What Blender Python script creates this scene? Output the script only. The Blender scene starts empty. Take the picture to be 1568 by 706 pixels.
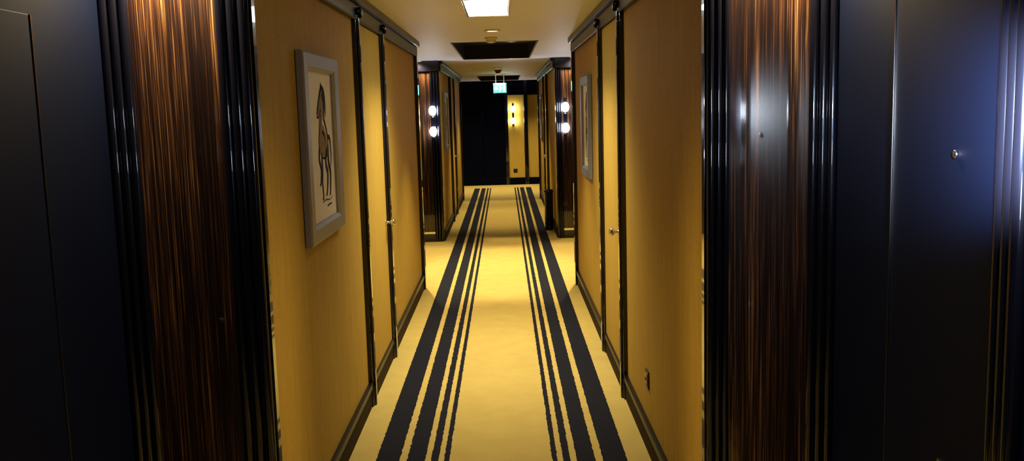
import bpy, math, random
from mathutils import Matrix, Vector
random.seed(3)
S=bpy.context.scene
XL,XR=-.78,.64
AL,AR=-1.24,1.05      # alcove side walls
CX=-.07
CH=2.21
Y0,Y1,Y2,Y3,Y4=-.2,2.95,8.33,11.40,16.72
YE=19.85
YB=-3.2

# ---------------------------------------------------------------- materials
def new(name):
    m=bpy.data.materials.new(name);m.use_nodes=True
    nt=m.node_tree;b=nt.nodes['Principled BSDF'];return m,nt,b
def simple(name,col,rough=.5,metal=0,coat=0,coatr=.05,em=None,es=0,bump=0,bscale=200,spec=.5,tint=None):
    m,nt,b=new(name)
    b.inputs['Base Color'].default_value=(*col,1);b.inputs['Roughness'].default_value=rough
    b.inputs['Metallic'].default_value=metal;b.inputs['Coat Weight'].default_value=coat
    b.inputs['Coat Roughness'].default_value=coatr
    b.inputs['Specular IOR Level'].default_value=spec
    if tint: b.inputs['Specular Tint'].default_value=(*tint,1)
    if em: b.inputs['Emission Color'].default_value=(*em,1);b.inputs['Emission Strength'].default_value=es
    if bump:
        n=nt.nodes.new('ShaderNodeTexNoise');n.inputs['Scale'].default_value=bscale
        tc=nt.nodes.new('ShaderNodeNewGeometry');nt.links.new(tc.outputs['Position'],n.inputs['Vector'])
        bp=nt.nodes.new('ShaderNodeBump');bp.inputs['Strength'].default_value=bump;bp.inputs['Distance'].default_value=.002
        nt.links.new(n.outputs['Fac'],bp.inputs['Height']);nt.links.new(bp.outputs['Normal'],b.inputs['Normal'])
    return m
def mth(nt,op,a,b=None,c=None):
    n=nt.nodes.new('ShaderNodeMath');n.operation=op
    for i,v in enumerate((a,b,c)):
        if v is None: continue
        if isinstance(v,(int,float)): n.inputs[i].default_value=v
        else: nt.links.new(v,n.inputs[i])
    return n.outputs[0]
def scaled_noise(nt,scale3,nscale=1,detail=4,dist=0,rough=.5):
    g=nt.nodes.new('ShaderNodeNewGeometry');mp=nt.nodes.new('ShaderNodeMapping')
    mp.inputs['Scale'].default_value=scale3
    nt.links.new(g.outputs['Position'],mp.inputs['Vector'])
    n=nt.nodes.new('ShaderNodeTexNoise');n.inputs['Scale'].default_value=nscale;n.inputs['Detail'].default_value=detail
    n.inputs['Distortion'].default_value=dist;n.inputs['Roughness'].default_value=rough
    nt.links.new(mp.outputs['Vector'],n.inputs['Vector']);return n.outputs['Fac']
def ramp(nt,fac,stops):
    r=nt.nodes.new('ShaderNodeValToRGB');e=r.color_ramp.elements
    e[0].position,e[0].color=stops[0][0],(*stops[0][1],1)
    e[1].position,e[1].color=stops[1][0],(*stops[1][1],1)
    for p,c in stops[2:]:
        q=e.new(p);q.color=(*c,1)
    nt.links.new(fac,r.inputs['Fac']);return r.outputs['Color']
def mixc(nt,fac,a,b,mode='MIX'):
    n=nt.nodes.new('ShaderNodeMix');n.data_type='RGBA';n.blend_type=mode
    for s,v in ((0,fac),(6,a),(7,b)):
        if isinstance(v,(int,float)): n.inputs[s].default_value=v
        elif isinstance(v,tuple): n.inputs[s].default_value=(*v,1)
        else: nt.links.new(v,n.inputs[s])
    return n.outputs[2]

def wallpaper():
    m,nt,b=new('ochre_wallpaper')
    n1=scaled_noise(nt,(30,30,3),1,5)
    n2=scaled_noise(nt,(260,260,14),1,3)
    n3=scaled_noise(nt,(12,12,260),1,3)
    c=ramp(nt,n1,[(.3,(.44,.272,.036)),(.7,(.52,.325,.046))])
    w=mth(nt,'ADD',n2,n3)
    c2=mixc(nt,mth(nt,'MULTIPLY',mth(nt,'SUBTRACT',w,.8),.7),c,(.33,.185,.016))
    nt.links.new(c2,b.inputs['Base Color']);b.inputs['Roughness'].default_value=.7
    b.inputs['Specular IOR Level'].default_value=.12
    bp=nt.nodes.new('ShaderNodeBump');bp.inputs['Strength'].default_value=.25;bp.inputs['Distance'].default_value=.002
    nt.links.new(w,bp.inputs['Height']);nt.links.new(bp.outputs['Normal'],b.inputs['Normal'])
    return m
def carpet():
    m,nt,b=new('striped_carpet')
    g=nt.nodes.new('ShaderNodeNewGeometry');sp=nt.nodes.new('ShaderNodeSeparateXYZ');nt.links.new(g.outputs['Position'],sp.inputs[0])
    wob=scaled_noise(nt,(25,25,25),1,3)
    wx=mth(nt,'MULTIPLY',mth(nt,'SUBTRACT',wob,.5),.014)
    ax=mth(nt,'ADD',mth(nt,'ABSOLUTE',mth(nt,'ADD',sp.outputs['X'],.06)),wx)
    tot=None
    for lo,hi in ((.47,.58),(.35,.435),(.288,.322),(.238,.262)):
        s=mth(nt,'MULTIPLY',mth(nt,'GREATER_THAN',ax,lo),mth(nt,'LESS_THAN',ax,hi))
        tot=s if tot is None else mth(nt,'ADD',tot,s)
    tot=mth(nt,'MULTIPLY',tot,mth(nt,'LESS_THAN',sp.outputs['Y'],19.1))
    fz=scaled_noise(nt,(1,1,1),240,3)
    pat=scaled_noise(nt,(1,1,1),7,4)
    c=ramp(nt,pat,[(.3,(.54,.385,.092)),(.7,(.60,.435,.108))])
    c=mixc(nt,mth(nt,'MULTIPLY',fz,.6),c,(.40,.265,.055))
    dk=mixc(nt,fz,(.004,.004,.006),(.018,.018,.021))
    c=mixc(nt,tot,c,dk)
    nt.links.new(c,b.inputs['Base Color']);b.inputs['Roughness'].default_value=.95
    b.inputs['Specular IOR Level'].default_value=.1
    bp=nt.nodes.new('ShaderNodeBump');bp.inputs['Strength'].default_value=.5;bp.inputs['Distance'].default_value=.004
    nt.links.new(fz,bp.inputs['Height']);nt.links.new(bp.outputs['Normal'],b.inputs['Normal'])
    return m
def macassar():
    m,nt,b=new('macassar_ebony_veneer')
    n1=scaled_noise(nt,(170,170,1.5),1,4,.5,.6)
    n2=scaled_noise(nt,(420,420,4),1,3,.3)
    n3=scaled_noise(nt,(18,18,.4),1,2,.4)
    s=mth(nt,'ADD',mth(nt,'ADD',mth(nt,'MULTIPLY',n1,.50),mth(nt,'MULTIPLY',n2,.36)),mth(nt,'MULTIPLY',n3,.26))
    c=ramp(nt,s,[(.51,(.006,.0022,.002)),(.58,(.020,.0080,.0045)),(.635,(.080,.034,.012)),(.71,(.30,.155,.048))])
    nt.links.new(c,b.inputs['Base Color']);b.inputs['Roughness'].default_value=.45
    b.inputs['Specular IOR Level'].default_value=.12
    b.inputs['Coat Weight'].default_value=1;b.inputs['Coat Roughness'].default_value=.04
    return m
M=dict(wp=wallpaper(),carpet=carpet(),wood=macassar(),
 black=simple('black_lacquer',(.003,.003,.006),.2,0,1,.02,spec=.2,tint=(.6,.75,1)),
 navy=simple('navy_lacquer',(.0017,.0027,.0090),.6,0,spec=.10,tint=(.35,.5,1)),
 navy_dim=simple('navy_lacquer_dimmed',(.0008,.0010,.004),.35,0,spec=.15,tint=(.4,.5,1)),  # navy lacquer copy, darkened to counter strong light at the far end
 satin=simple('satin_black_lacquer',(.004,.004,.005),.3,spec=.25),
 brown=simple('dark_brown_lacquer',(.018,.008,.004),.6,spec=.05),
 ceil=simple('cream_ceiling_paint',(.75,.73,.79),.55,bump=.05,bscale=60),
 coffer=simple('bronze_coffer_lining',(.020,.016,.011),.3,.2,.3,.1,spec=.3),
 silver=simple('silver_leaf',(.30,.30,.29),.45,.6,bump=.3,bscale=90),
 chrome=simple('polished_steel',(.75,.75,.78),.15,1),
 brass=simple('aged_brass',(.55,.38,.16),.3,1),
 mat=simple('picture_mount',(.95,.92,.72),.7,spec=.1),
 ink=simple('ink',(.02,.018,.016),.8,spec=.1),
 wash=simple('ink_wash',(.33,.24,.13),.8,spec=.1),
 lamp=simple('lit_diffuser',(.9,.95,1),.4,em=(.72,.90,1),es=9),
 globe=simple('lit_glass_globe',(.9,.95,1),.3,em=(.85,.90,1),es=60),
 bulb=simple('lit_downlight_lens',(1,.9,.7),.4,em=(1,.80,.5),es=14),
 white=simple('white_plastic',(.75,.73,.68),.4),
 red=simple('dark_red_plastic',(.12,.01,.01),.4),
 exitg=simple('exit_green',(.02,.5,.4),.4,em=(.02,.62,.56),es=1.1),
 exitw=simple('exit_white',(.9,1,1),.4,em=(.8,1,1),es=1.2),
 grey=simple('grey_green_enamel',(.10,.10,.06),.4),
 gap=simple('shadow_gap_rubber',(.003,.003,.003),.8))

# ---------------------------------------------------------------- mesh builder
class B:
    def __init__(s,name): s.n=name;s.v=[];s.f=[];s.mi=[];s.ms=[];s.sm=[]
    def mat(s,k):
        if k not in s.ms: s.ms.append(k)
        return s.ms.index(k)
    def add(s,vs,fs,k,smooth=False):
        o=len(s.v);s.v+=[tuple(v) for v in vs];i=s.mat(k)
        for f in fs: s.f.append(tuple(o+q for q in f));s.mi.append(i);s.sm.append(smooth)
        return s
    def box(s,x0,x1,y0,y1,z0,z1,k):
        x0,x1=sorted((x0,x1));y0,y1=sorted((y0,y1));z0,z1=sorted((z0,z1))
        vs=[(x0,y0,z0),(x1,y0,z0),(x1,y1,z0),(x0,y1,z0),(x0,y0,z1),(x1,y0,z1),(x1,y1,z1),(x0,y1,z1)]
        return s.add(vs,[(3,2,1,0),(4,5,6,7),(0,1,5,4),(1,2,6,5),(2,3,7,6),(3,0,4,7)],k)
    def lathe(s,c,prof,k,axis='z',n=24,sign=1):
        """prof: list of (radius, height)"""
        vs=[];fs=[]
        for r,h in prof:
            for i in range(n):
                a=2*math.pi*i/n;p,q=r*math.cos(a),r*math.sin(a)
                vs.append({'z':(c[0]+p,c[1]+q,c[2]+h*sign),'x':(c[0]+h*sign,c[1]+p,c[2]+q),'y':(c[0]+p,c[1]+h*sign,c[2]+q)}[axis])
        m=len(prof)
        for j in range(m-1):
            for i in range(n):
                a=j*n+i;b=j*n+(i+1)%n;fs.append((a,b,b+n,a+n))
        fs.append(tuple(range(n))[::-1]);fs.append(tuple(range((m-1)*n,m*n)))
        return s.add(vs,fs,k,True)
    def sphere(s,c,r,k,sz=1,n=20):
        m=12;prof=[(max(r*math.sin(math.pi*j/m),.0004),-r*sz*math.cos(math.pi*j/m)) for j in range(m+1)]
        return s.lathe(c,prof,k,n=n)
    def bead(s,cx,cy,r,z0,z1,k,n=20):
        vs=[];fs=[]
        for z in (z0,z1):
            for i in range(n):
                a=2*math.pi*i/n;vs.append((cx+r*math.cos(a),cy+r*math.sin(a),z))
        for i in range(n): fs.append((i,(i+1)%n,n+(i+1)%n,n+i))
        return s.add(vs,fs,k,True)
    def done(s,parent=None,bevel=0):
        me=bpy.data.meshes.new(s.n);me.from_pydata(s.v,[],s.f)
        for k in s.ms: me.materials.append(M[k])
        for p,i,q in zip(me.polygons,s.mi,s.sm): p.material_index=i;p.use_smooth=q
        me.validate();me.update()
        o=bpy.data.objects.new(s.n,me);bpy.context.collection.objects.link(o)
        if bevel:
            bv=o.modifiers.new('bevel','BEVEL');bv.width=bevel;bv.segments=3;bv.limit_method='ANGLE';bv.harden_normals=False
        if parent: o.parent=parent
        return o
def empty(name):
    o=bpy.data.objects.new(name,None);bpy.context.collection.objects.link(o);o.empty_display_size=.1;return o

# ---------------------------------------------------------------- floor / ceiling
B('floor').box(AL-.3,AR+.3,YB-.1,YE+.1,-.08,0,'carpet').done()
c=B('ceiling')
HX0,HX1=-.46,.33
coffers=[(0.1,2.75),(8.5,11.25),(16.95,19.5)]
ys=YB-.1
for a,b_ in coffers:
    c.box(AL-.3,AR+.3,ys,a,CH,CH+.25,'ceil')
    c.box(AL-.3,HX0,a,b_,CH,CH+.25,'ceil');c.box(HX1,AR+.3,a,b_,CH,CH+.25,'ceil')
    ys=b_
c.box(AL-.3,AR+.3,ys,YE+.1,CH,CH+.25,'ceil')
c.done()
t=B('trim_coffer')
for a,b_ in coffers:
    t.box(HX0-.02,HX1+.02,a-.02,b_+.02,CH+.16,CH+.2,'coffer')
    for x0,x1 in ((HX0,HX0+.015),(HX1-.015,HX1)): t.box(x0,x1,a,b_,CH-.006,CH+.17,'coffer')
    for y0,y1 in ((a,a+.015),(b_-.015,b_)): t.box(HX0,HX1,y0,y1,CH-.006,CH+.17,'coffer')
t.done()

# ---------------------------------------------------------------- walls
secs=[(YB,Y0),(Y1,Y2),(Y3,Y4)]
alcs=[(Y0,Y1),(Y2,Y3),(Y4,YE)]
dn=[0]
def doorname():
    dn[0]+=1;return 'door_%d'%dn[0]
for side,XW,XA,sg in (('left',XL,AL,-1),('right',XR,AR,1)):
    w=B('wall_'+side)
    for a,b_ in secs: w.box(XW,XA+sg*.3,a,b_,0,CH,'wp')
    for a,b_ in alcs: w.box(XA,XA+sg*.3,a,b_,0,CH,'navy')
    w.done()
    # skirting
    k=B('baseboard_'+side)
    for a,b_ in secs:
        k.box(XW,XW-sg*.014,a+.02,b_-.02,0,.105,'brown')
        k.box(XW,XW-sg*.022,a+.02,b_-.02,.105,.14,'satin')
    for a,b_ in alcs:
        k.box(XA,XA-sg*.014,a+.03,b_-.03,0,.11,'black')
    k.done(bevel=.004)
    # crown
    k=B('trim_crown_'+side)
    for a,b_ in secs:
        k.box(XW,XW-sg*.03,a,b_,2.085,2.165,'satin')
        k.box(XW,XW-sg*.055,a,b_,2.165,CH,'satin')
    for a,b_ in alcs:
        k.box(XA,XA-sg*.03,a,b_,2.085,CH,'black')
    k.done(bevel=.008)
    # wall posts + door frames along corridor
    k=B('trim_posts_'+side)
    for a,b_ in secs:
        if a<0: continue
        for p0,p1 in ((4.93,5.03),(5.92,6.04)):
            d=a-Y1
            k.box(XW+sg*.005,XW-sg*.022,p0+d,p1+d,0,2.12,'black')
            k.box(XW+sg*.005,XW-sg*.034,p0+d+.03,p1+d-.03,0,2.12,'black')
        k.box(XW+sg*.04,XW-sg*.03,b_-.06,b_+.035,0,CH,'black')
    k.done(bevel=.005)
    # piers: wood veneer faces + fluted lacquer columns
    k=B('trim_pier_'+side)
    cw=.105 if side=='left' else .07
    for (a,b_) in alcs[:2]:
        for Y,fy in ((b_,-1),(a,1)):     # faces bounding the alcove
            xi=XW+sg*cw; xo=XA-sg*.09
            k.box(xi,xo,Y,Y+fy*.02,0,CH,'wood')
            n=3;r=cw/(2*n)
            for i in range(n): k.bead(XW+sg*(r+2*r*i),Y+fy*.016,r*1.02,0,CH,'black')
            k.box(XW,xi,Y,Y+fy*.012,0,CH,'black')
            for i in range(3): k.bead(XA-sg*(.015+.03*i),Y+fy*.016,.0153,0,CH,'black')
            k.box(xo,XA,Y,Y+fy*.012,0,CH,'black')
            # corner return on the corridor side
            k.box(XW+sg*.002,XW-sg*.006,Y,Y-fy*.035,0,CH,'black')
            k.box(xi,xo,Y+fy*.02,Y+fy*.028,0,.10,'black')
            k.box(xi,xo,Y+fy*.02,Y+fy*.036,.10,.125,'chrome')
            k.box(XW,XA,Y,Y+fy*.04,2.085,CH,'black')
    for Y,fy in ((Y4,1),):
        k.box(XW,XA,Y,Y+fy*.02,0,CH,'wood')
    # fluted door jambs in each alcove
    for (a,b_) in alcs:
        for i in range(3): k.bead(XA-sg*.012,a+2.055+.032*i,.017,0,2.09,'black')
    k.done()
    # alcove doors
    for j,(a,b_) in enumerate(alcs):
        e=empty(doorname())
        d0,d1=a+2.145,b_-.48
        p=B('leaf').box(XA,XA-sg*.014,d0,d1,.01,1.88,'navy');p.done(e,.003)
        p=B('edge_strip').box(XA,XA-sg*.017,d1,d1+.005,.01,1.88,'chrome');p.done(e)
        p=B('peephole');p.lathe((XA-sg*.014,a+2.32,1.47),[(.010,0),(.010,.006),(.005,.008)],'chrome',axis='x',sign=-sg,n=16);p.done(e)
        p=B('lever_handle');p.lathe((XA-sg*.014,d0+.06,.75),[(.018,0),(.018,.008),(.007,.01),(.007,.03)],'chrome',axis='x',sign=-sg,n=16)
        p.box(XA-sg*.038,XA-sg*.05,d0+.05,d0+.15,.742,.758,'black');p.done(e,.003)
    # flush corridor doors
    for j,(a,b_) in enumerate(secs[1:]):
        d=a-Y1;e=empty(doorname())
        B('leaf').box(XW,XW-sg*.01,5.04+d,5.91+d,.01,2.08,'wp').done(e,.002)
        ky=(5.86 if side=='left' else 5.10)+d
        p=B('knob');p.lathe((XW-sg*.01,ky,.91),[(.022,0),(.022,.004),(.008,.008),(.008,.03),(.02,.036),(.024,.048),(.018,.06),(.004,.064)],'chrome',axis='x',sign=-sg);p.done(e)
# far and rear walls
w=B('wall_far')
w.box(AL-.3,AR+.3,YE,YE+.1,0,CH+.1,'navy_dim').done()
w=B('wall_rear');w.box(AL-.3,AR+.3,YB-.1,YB,0,CH+.1,'navy').done()
# far wall joinery
k=B('trim_far_wall');y=YE
k.box(AL,AR,y,y-.03,1.9,CH,'navy_dim')
k.box(AL,AR,y,y-.03,0,.15,'navy_dim')
for x0,x1 in ((-.98,-.93),(.02,.09),(.43,.51),(.9,.97)): k.box(x0,x1,y,y-.045,.0,CH,'black')
k.done(bevel=.006)
k=B('trim_far_panels')
k.box(.09,.43,y,y-.012,.15,1.9,'wp').box(.51,.9,y,y-.012,.15,1.9,'wp').done()
e=empty(doorname())
B('leaf_left').box(-.93,-.455,y,y-.02,.15,1.9,'navy_dim').done(e,.003)
B('leaf_right').box(-.445,.02,y,y-.02,.15,1.9,'navy_dim').done(e,.003)
p=B('handles')
for x in (-.50,-.40): p.box(x-.006,x+.006,y-.05,y-.062,.85,1.05,'black').box(x-.006,x+.006,y-.02,y-.06,.86,.88,'black').box(x-.006,x+.006,y-.02,y-.06,1.02,1.04,'black')
p.done(e)

# crown brackets (door closer arms) on the left/right wall tops
for XW,sg in ((XL,-1),(XR,1)):
    for yy in (4.98,5.98):
        b=B('door_closer_bracket')
        x=XW-sg*.03
        b.box(x,x-sg*.018,yy-.04,yy+.04,2.11,2.15,'black')
        b.lathe((x-sg*.018,yy-.05,2.09),[(.007,0),(.011,.006),(.011,.05),(.007,.056)],'black')
        b.box(x-sg*.006,x-sg*.018,yy-.10,yy-.02,2.12,2.132,'black')
        b.done(bevel=.003)

# ---------------------------------------------------------------- pictures
def ribbon(b,pts,w0,w1,k,to3,off):
    n=len(pts);vs=[];fs=[]
    P=[]
    for i in range(n-1):
        p0=pts[max(i-1,0)];p1=pts[i];p2=pts[i+1];p3=pts[min(i+2,n-1)]
        for q in range(6):
            t=q/6
            P.append(tuple(.5*((2*p1[d])+(-p0[d]+p2[d])*t+(2*p0[d]-5*p1[d]+4*p2[d]-p3[d])*t*t+(-p0[d]+3*p1[d]-3*p2[d]+p3[d])*t**3) for d in (0,1)))
    P.append(pts[-1]);m=len(P)
    for i,p in enumerate(P):
        a=P[max(i-1,0)];c_=P[min(i+1,m-1)];dx,dy=c_[0]-a[0],c_[1]-a[1];L=math.hypot(dx,dy) or 1
        t=i/(m-1);w=(w0+(w1-w0)*t)*(.6+.4*math.sin(math.pi*t))*.5
        vs.append(to3(p[0]-dy/L*w,p[1]+dx/L*w,off));vs.append(to3(p[0]+dy/L*w,p[1]-dx/L*w,off))
    for i in range(m-1): fs.append((2*i,2*i+1,2*i+3,2*i+2))
    b.add(vs,fs,k)
def picture(XW,sg,y0,y1,z0,z1):
    e=empty('framed_horse_sketch')
    fw=.115;th=.028
    fr=B('frame')
    X0=XW+sg*.004
    lv=[(0,.0),(0,.022),(.012,th),(.09,th*.9),(.105,.02),(fw,.016),(fw,.004)]
    vs=[];fs=[]
    for ins,h in lv:
        for (yy,zz) in ((y0+ins,z0+ins*.62),(y1-ins,z0+ins*.62),(y1-ins,z1-ins*.62),(y0+ins,z1-ins*.62)):
            vs.append((X0+sg*h,yy,zz))
    for j in range(len(lv)-1):
        for i in range(4):
            a=j*4+i;b=j*4+(i+1)%4;fs.append((a,b,b+4,a+4))
    fs.append((3,2,1,0))
    fr.add(vs,fs,'silver');fr.done(e)
    iy0,iy1,iz0,iz1=y0+fw,y1-fw,z0+fw*.62,z1-fw*.62
    B('mount').box(X0,X0+sg*.008,iy0-.005,iy1+.005,iz0-.005,iz1+.005,'mat').done(e)
    B('plate').box(X0+sg*th*.9,X0+sg*(th*.9+.003),y0+.02,y0+.045,z0+.13,z0+.155,'brass').done(e)
    def to3(u,v,off):
        yy=iy0+(iy1-iy0)*u if sg>0 else iy1-(iy1-iy0)*u
        return (X0+sg*(.0085+off),yy,iz0+(iz1-iz0)*v)
    h=B('horse_sketch')
    body=[(.40,.60),(.50,.66),(.60,.64),(.70,.58),(.73,.50),(.70,.42),(.60,.42),(.50,.44),(.42,.46),(.37,.52)]
    neck=[(.40,.60),(.44,.70),(.50,.80),(.58,.86),(.64,.84),(.60,.76),(.56,.68),(.52,.60),(.42,.52)]
    head=[(.52,.82),(.58,.88),(.60,.84),(.52,.76),(.40,.69),(.35,.70),(.36,.74),(.44,.79)]
    for poly,o in ((body,.0002),(neck,.0004),(head,.0006)):
        cx=sum(p[0] for p in poly)/len(poly);cy=sum(p[1] for p in poly)/len(poly)
        vs=[to3(cx,cy,o)]+[to3(*p,o) for p in poly];n=len(poly)
        h.add(vs,[(0,1+i,1+(i+1)%n) for i in range(n)],'wash')
    S_=[([(.36,.72),(.44,.80),(.54,.88),(.60,.90),(.66,.82),(.62,.70),(.66,.66),(.74,.58),(.76,.48)],.045,.035),
        ([(.35,.70),(.42,.70),(.50,.75),(.53,.72)],.018,.012),
        ([(.50,.72),(.44,.62),(.38,.54),(.40,.46)],.022,.016),
        ([(.42,.46),(.52,.42),(.62,.42),(.70,.44)],.016,.02),
        ([(.40,.50),(.36,.42),(.42,.34),(.38,.26),(.34,.24)],.06,.02),
        ([(.46,.46),(.47,.36),(.44,.26),(.46,.16),(.42,.14)],.06,.02),
        ([(.68,.48),(.62,.38),(.68,.30),(.62,.18),(.57,.16)],.07,.02),
        ([(.74,.50),(.74,.38),(.80,.30),(.76,.18),(.72,.15)],.07,.02),
        ([(.75,.56),(.84,.54),(.86,.42),(.82,.34)],.05,.015),
        ([(.60,.90),(.68,.86),(.70,.76),(.68,.70)],.06,.02),
        ([(.58,.86),(.64,.80),(.63,.72)],.045,.015),
        ([(.55,.88),(.56,.93),(.59,.89)],.02,.008),
        ([(.40,.12),(.55,.13),(.70,.12),(.84,.14)],.010,.005),
        ([(.60,.08),(.72,.09),(.80,.085)],.014,.006),
        ([(.52,.60),(.60,.58),(.66,.52)],.03,.01)]
    for i,(p,a,b_) in enumerate(S_): ribbon(h,p,a,b_,'ink',to3,.0009+.0001*i)
    h.done(e)
for d in (0,Y3-Y1):
    picture(XL,1,3.54+d,4.29+d,1.09,1.845)
    picture(XR,-1,6.74+d,7.42+d,1.08,1.835)

# ---------------------------------------------------------------- small fixtures
def socket(name,c,axis):
    b=B(name)
    x,y,z=c
    if axis=='x': b.box(x,x-.008,y-.04,y+.04,z-.04,z+.04,'black').box(x-.008,x-.012,y-.027,y+.027,z-.027,z+.027,'brass').box(x-.012,x-.0135,y-.012,y-.006,z-.008,z+.008,'gap').box(x-.012,x-.0135,y+.006,y+.012,z-.008,z+.008,'gap')
    else: b.box(x-.04,x+.04,y,y-.008,z-.04,z+.04,'black').box(x-.027,x+.027,y-.008,y-.012,z-.027,z+.027,'gap')
    b.done(bevel=.002)
socket('power_socket',(XR,4.2,.335),'x')
socket('power_socket',(.22,YE-.012,.30),'y')

def light(kind,name,loc,energy,col,size=.05,rot=(0,0,0),spot=None,blend=.5,parent=None):
    L=bpy.data.lights.new(name,kind);L.energy=energy;L.color=col
    if kind=='SPOT': L.spot_size=math.radians(spot);L.spot_blend=blend;L.shadow_soft_size=size
    elif kind=='POINT': L.shadow_soft_size=size
    elif kind=='AREA': L.size=size
    o=bpy.data.objects.new(name,L);o.location=loc;o.rotation_euler=rot;bpy.context.collection.objects.link(o)
    if parent: o.parent=parent
    return o
def downlight(x,y,e,spot=110,col=(1,.87,.60),r=.045,blend=.7):
    p=empty('recessed_downlight')
    b=B('bezel');b.lathe((x,y,CH),[(r+.018,0),(r+.018,.006),(r+.004,.012),(r,.004),(r-.004,-.0)],'white',sign=-1);b.done(p)
    b=B('lens');b.lathe((x,y,CH-.005),[(r-.002,0),(r-.006,.003),(.002,.004)],'bulb',sign=-1);b.done(p)
    light('SPOT','beam',(x,y,CH-.02),e,col,.03,spot=spot,blend=blend,parent=p)
downlight(CX,7.27,130,75)
downlight(CX,13.7,160,90)
downlight(CX,15.9,110,95)
downlight(CX,3.35,14,80)
downlight(CX,-1.5,8)
OR=(1,.76,.44)
for Y,pw in ((Y1,115),(Y3,80)):
    for x in (-1.02,.86): downlight(x,Y-.095,pw,spot=150,r=.035,col=OR)
for x in (-.95,.8): downlight(x,Y2+.9,300,spot=85,r=.035,blend=.3)
for x in (-.8,.75): downlight(x,18.6,150,spot=125,r=.035)  # pair added to brighten the far wall panels

# rectangular ceiling lamp
def panel(y0,y1,e):
    p=empty('ceiling_light_panel')
    x0,x1=CX-.135,CX+.11
    b=B('frame')
    for q in ((x0-.012,x0,y0-.012,y1+.012),(x1,x1+.012,y0-.012,y1+.012),(x0,x1,y0-.012,y0),(x0,x1,y1,y1+.012)): b.box(*q,CH-.012,CH,'chrome')
    b.done(p,.003)
    B('diffuser').box(x0,x1,y0,y1,CH-.008,CH,'lamp').done(p)
    L=light('AREA','glow',((x0+x1)/2,(y0+y1)/2,CH-.015),e,(1,.93,.78),.28,parent=p)
    L.data.shape='RECTANGLE';L.data.size=x1-x0;L.data.size_y=y1-y0;L.data.spread=math.radians(118)
panel(5.2,6.1,30)
# smoke detectors
def detector(x,y,k):
    b=B('smoke_detector')
    b.lathe((x,y,CH),[(.055,0),(.055,.012),(.05,.018),(.042,.02),(.042,.03),(.036,.042),(.015,.048),(.002,.049)],k,sign=-1);b.done()
detector(CX-.02,8.0,'white');detector(CX,14.6,'red')

# exit sign
e=empty('exit_sign')
ex,ey=CX+.02,16.0
B('housing').box(ex-.115,ex+.115,ey-.02,ey+.02,1.88,2.05,'white').done(e,.006)
B('panel').box(ex-.107,ex+.107,ey-.024,ey-.018,1.888,2.042,'exitg').done(e)
b=B('pictogram');yy=ey-.026
b.box(ex-.09,ex-.03,yy,yy+.002,1.945,1.965,'exitw')
b.add([(ex-.105+.005,yy,1.955),(ex-.06,yy,1.925),(ex-.06,yy,1.985)],[(0,1,2)],'exitw')
b.box(ex+.05,ex+.085,yy,yy+.002,1.90,2.03,'exitw')
b.add([(ex-.01,yy,1.90),(ex+.0,yy,1.90),(ex+.03,yy,1.98),(ex+.01,yy,1.995)],[(0,1,2,3)],'exitw')
b.sphere((ex+.02,yy,2.012),.012,'exitw')
b.done(e)
b=B('hanger')
for x in (ex-.07,ex+.07): b.lathe((x,ey,2.05),[(.006,0),(.006,CH-2.05)],'white',n=10)
b.box(ex-.1,ex+.1,ey-.025,ey+.025,CH-.012,CH,'white');b.done(e)

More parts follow.
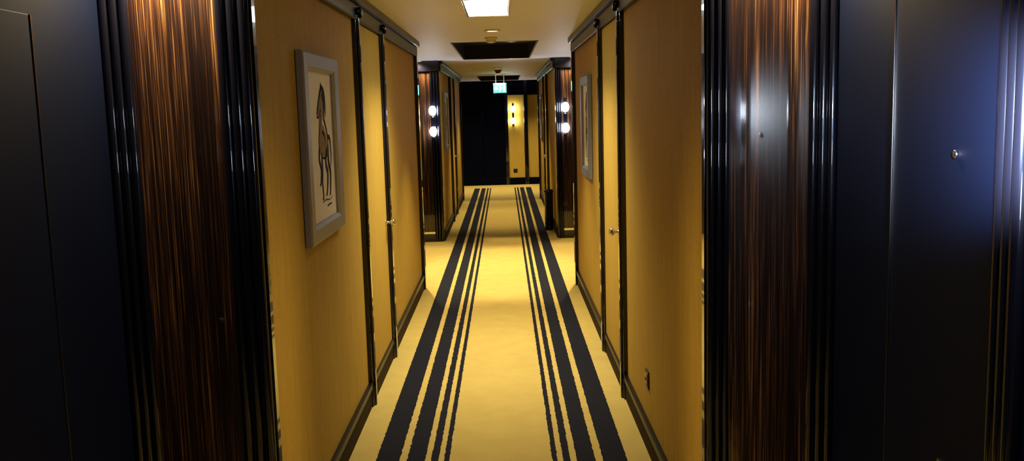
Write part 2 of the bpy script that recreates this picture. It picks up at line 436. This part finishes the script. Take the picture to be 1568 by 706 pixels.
# sconces added for highlights and glare (pair of stacked globes)
def sconce(x,y,d,pw=0,col=(.78,.88,1),zs=(1.36,1.61),arm=.065):
    p=empty('added_sconce')
    dx,dy=d
    b=B('backplate')
    za,zb=zs[0]-.11,zs[1]+.11
    if dy: b.box(x-.02,x+.02,y,y+dy*.012,za,zb,'black')
    else: b.box(x,x+dx*.012,y-.02,y+.02,za,zb,'black')
    b.done(p,.004)
    g=B('globes');h=B('holder')
    for z in zs:
        gx,gy=x+dx*arm,y+dy*arm
        g.sphere((gx,gy,z),.045,'globe',1.3)
        h.lathe((gx,gy,z-.08),[(.012,0),(.028,.01),(.028,.025)],'chrome')
        if dy: h.box(x-.008,x+.008,y,gy,z-.083,z-.071,'chrome')
        else: h.box(x,gx,y-.008,y+.008,z-.083,z-.071,'chrome')
    if pw:
        # bare unseen spot, added to put a bluish glare on the wall
        L=light('SPOT','wall_wash',(x+dx*.24,y+.08,1.56),pw,col,.04,spot=60,blend=1,parent=p)
        L.rotation_euler=(Vector((x,y+.43,1.55))-L.location).to_track_quat('-Z','Y').to_euler()
    g.done(p);h.done(p)
sconce(-.86,Y3-.02,(0,-1));sconce(.75,Y3-.02,(0,-1))  # lamps built in place of paired highlights on the glossy piers
sconce(AR,1.42,(-1,0),pw=480,arm=.13)  # out-of-view sconce, added for the glare on the right lacquer wall
sconce(.2,YE-.012,(0,-1))  # lamp built in place of a reflected highlight on the end panel

# bin, extinguisher, planter
b=B('tall_waste_bin');b.lathe((.565,12.2,0),[(.05,0),(.055,.01),(.058,.5),(.062,.505),(.062,.53),(.05,.54),(.045,.53),(.044,.3)],'black');b.done()
b=B('fire_extinguisher')
b.lathe((.575,12.75,0),[(.04,0),(.045,.01),(.045,.26),(.03,.30),(.014,.315),(.014,.335)],'black')
b.box(.565,.585,12.68,12.77,.335,.35,'chrome').box(.57,.58,12.66,12.76,.36,.368,'black')
b.done()
b=B('floor_planter');b.lathe((.80,19.3,0),[(.07,0),(.075,.01),(.10,.40),(.108,.41),(.108,.43),(.095,.43),(.09,.38)],'grey');b.done()

# ---------------------------------------------------------------- camera / world
cam=bpy.data.cameras.new('camera');co=bpy.data.objects.new('camera',cam);bpy.context.collection.objects.link(co)
cam.sensor_width=36;cam.lens=36*1418/1568;cam.clip_start=.02
co.matrix_world=Matrix.Translation((0,0,1.6))@Matrix.Rotation(-.00547,4,'Z')@Matrix.Rotation(math.pi/2-.12993,4,'X')@Matrix.Rotation(-math.radians(1.6),4,'Z')
S.camera=co
w=bpy.data.worlds.new('world');S.world=w;w.use_nodes=True
w.node_tree.nodes['Background'].inputs[0].default_value=(.02,.025,.04,1);w.node_tree.nodes['Background'].inputs[1].default_value=.2
S.view_settings.view_transform='Standard'
S.view_settings.exposure=0
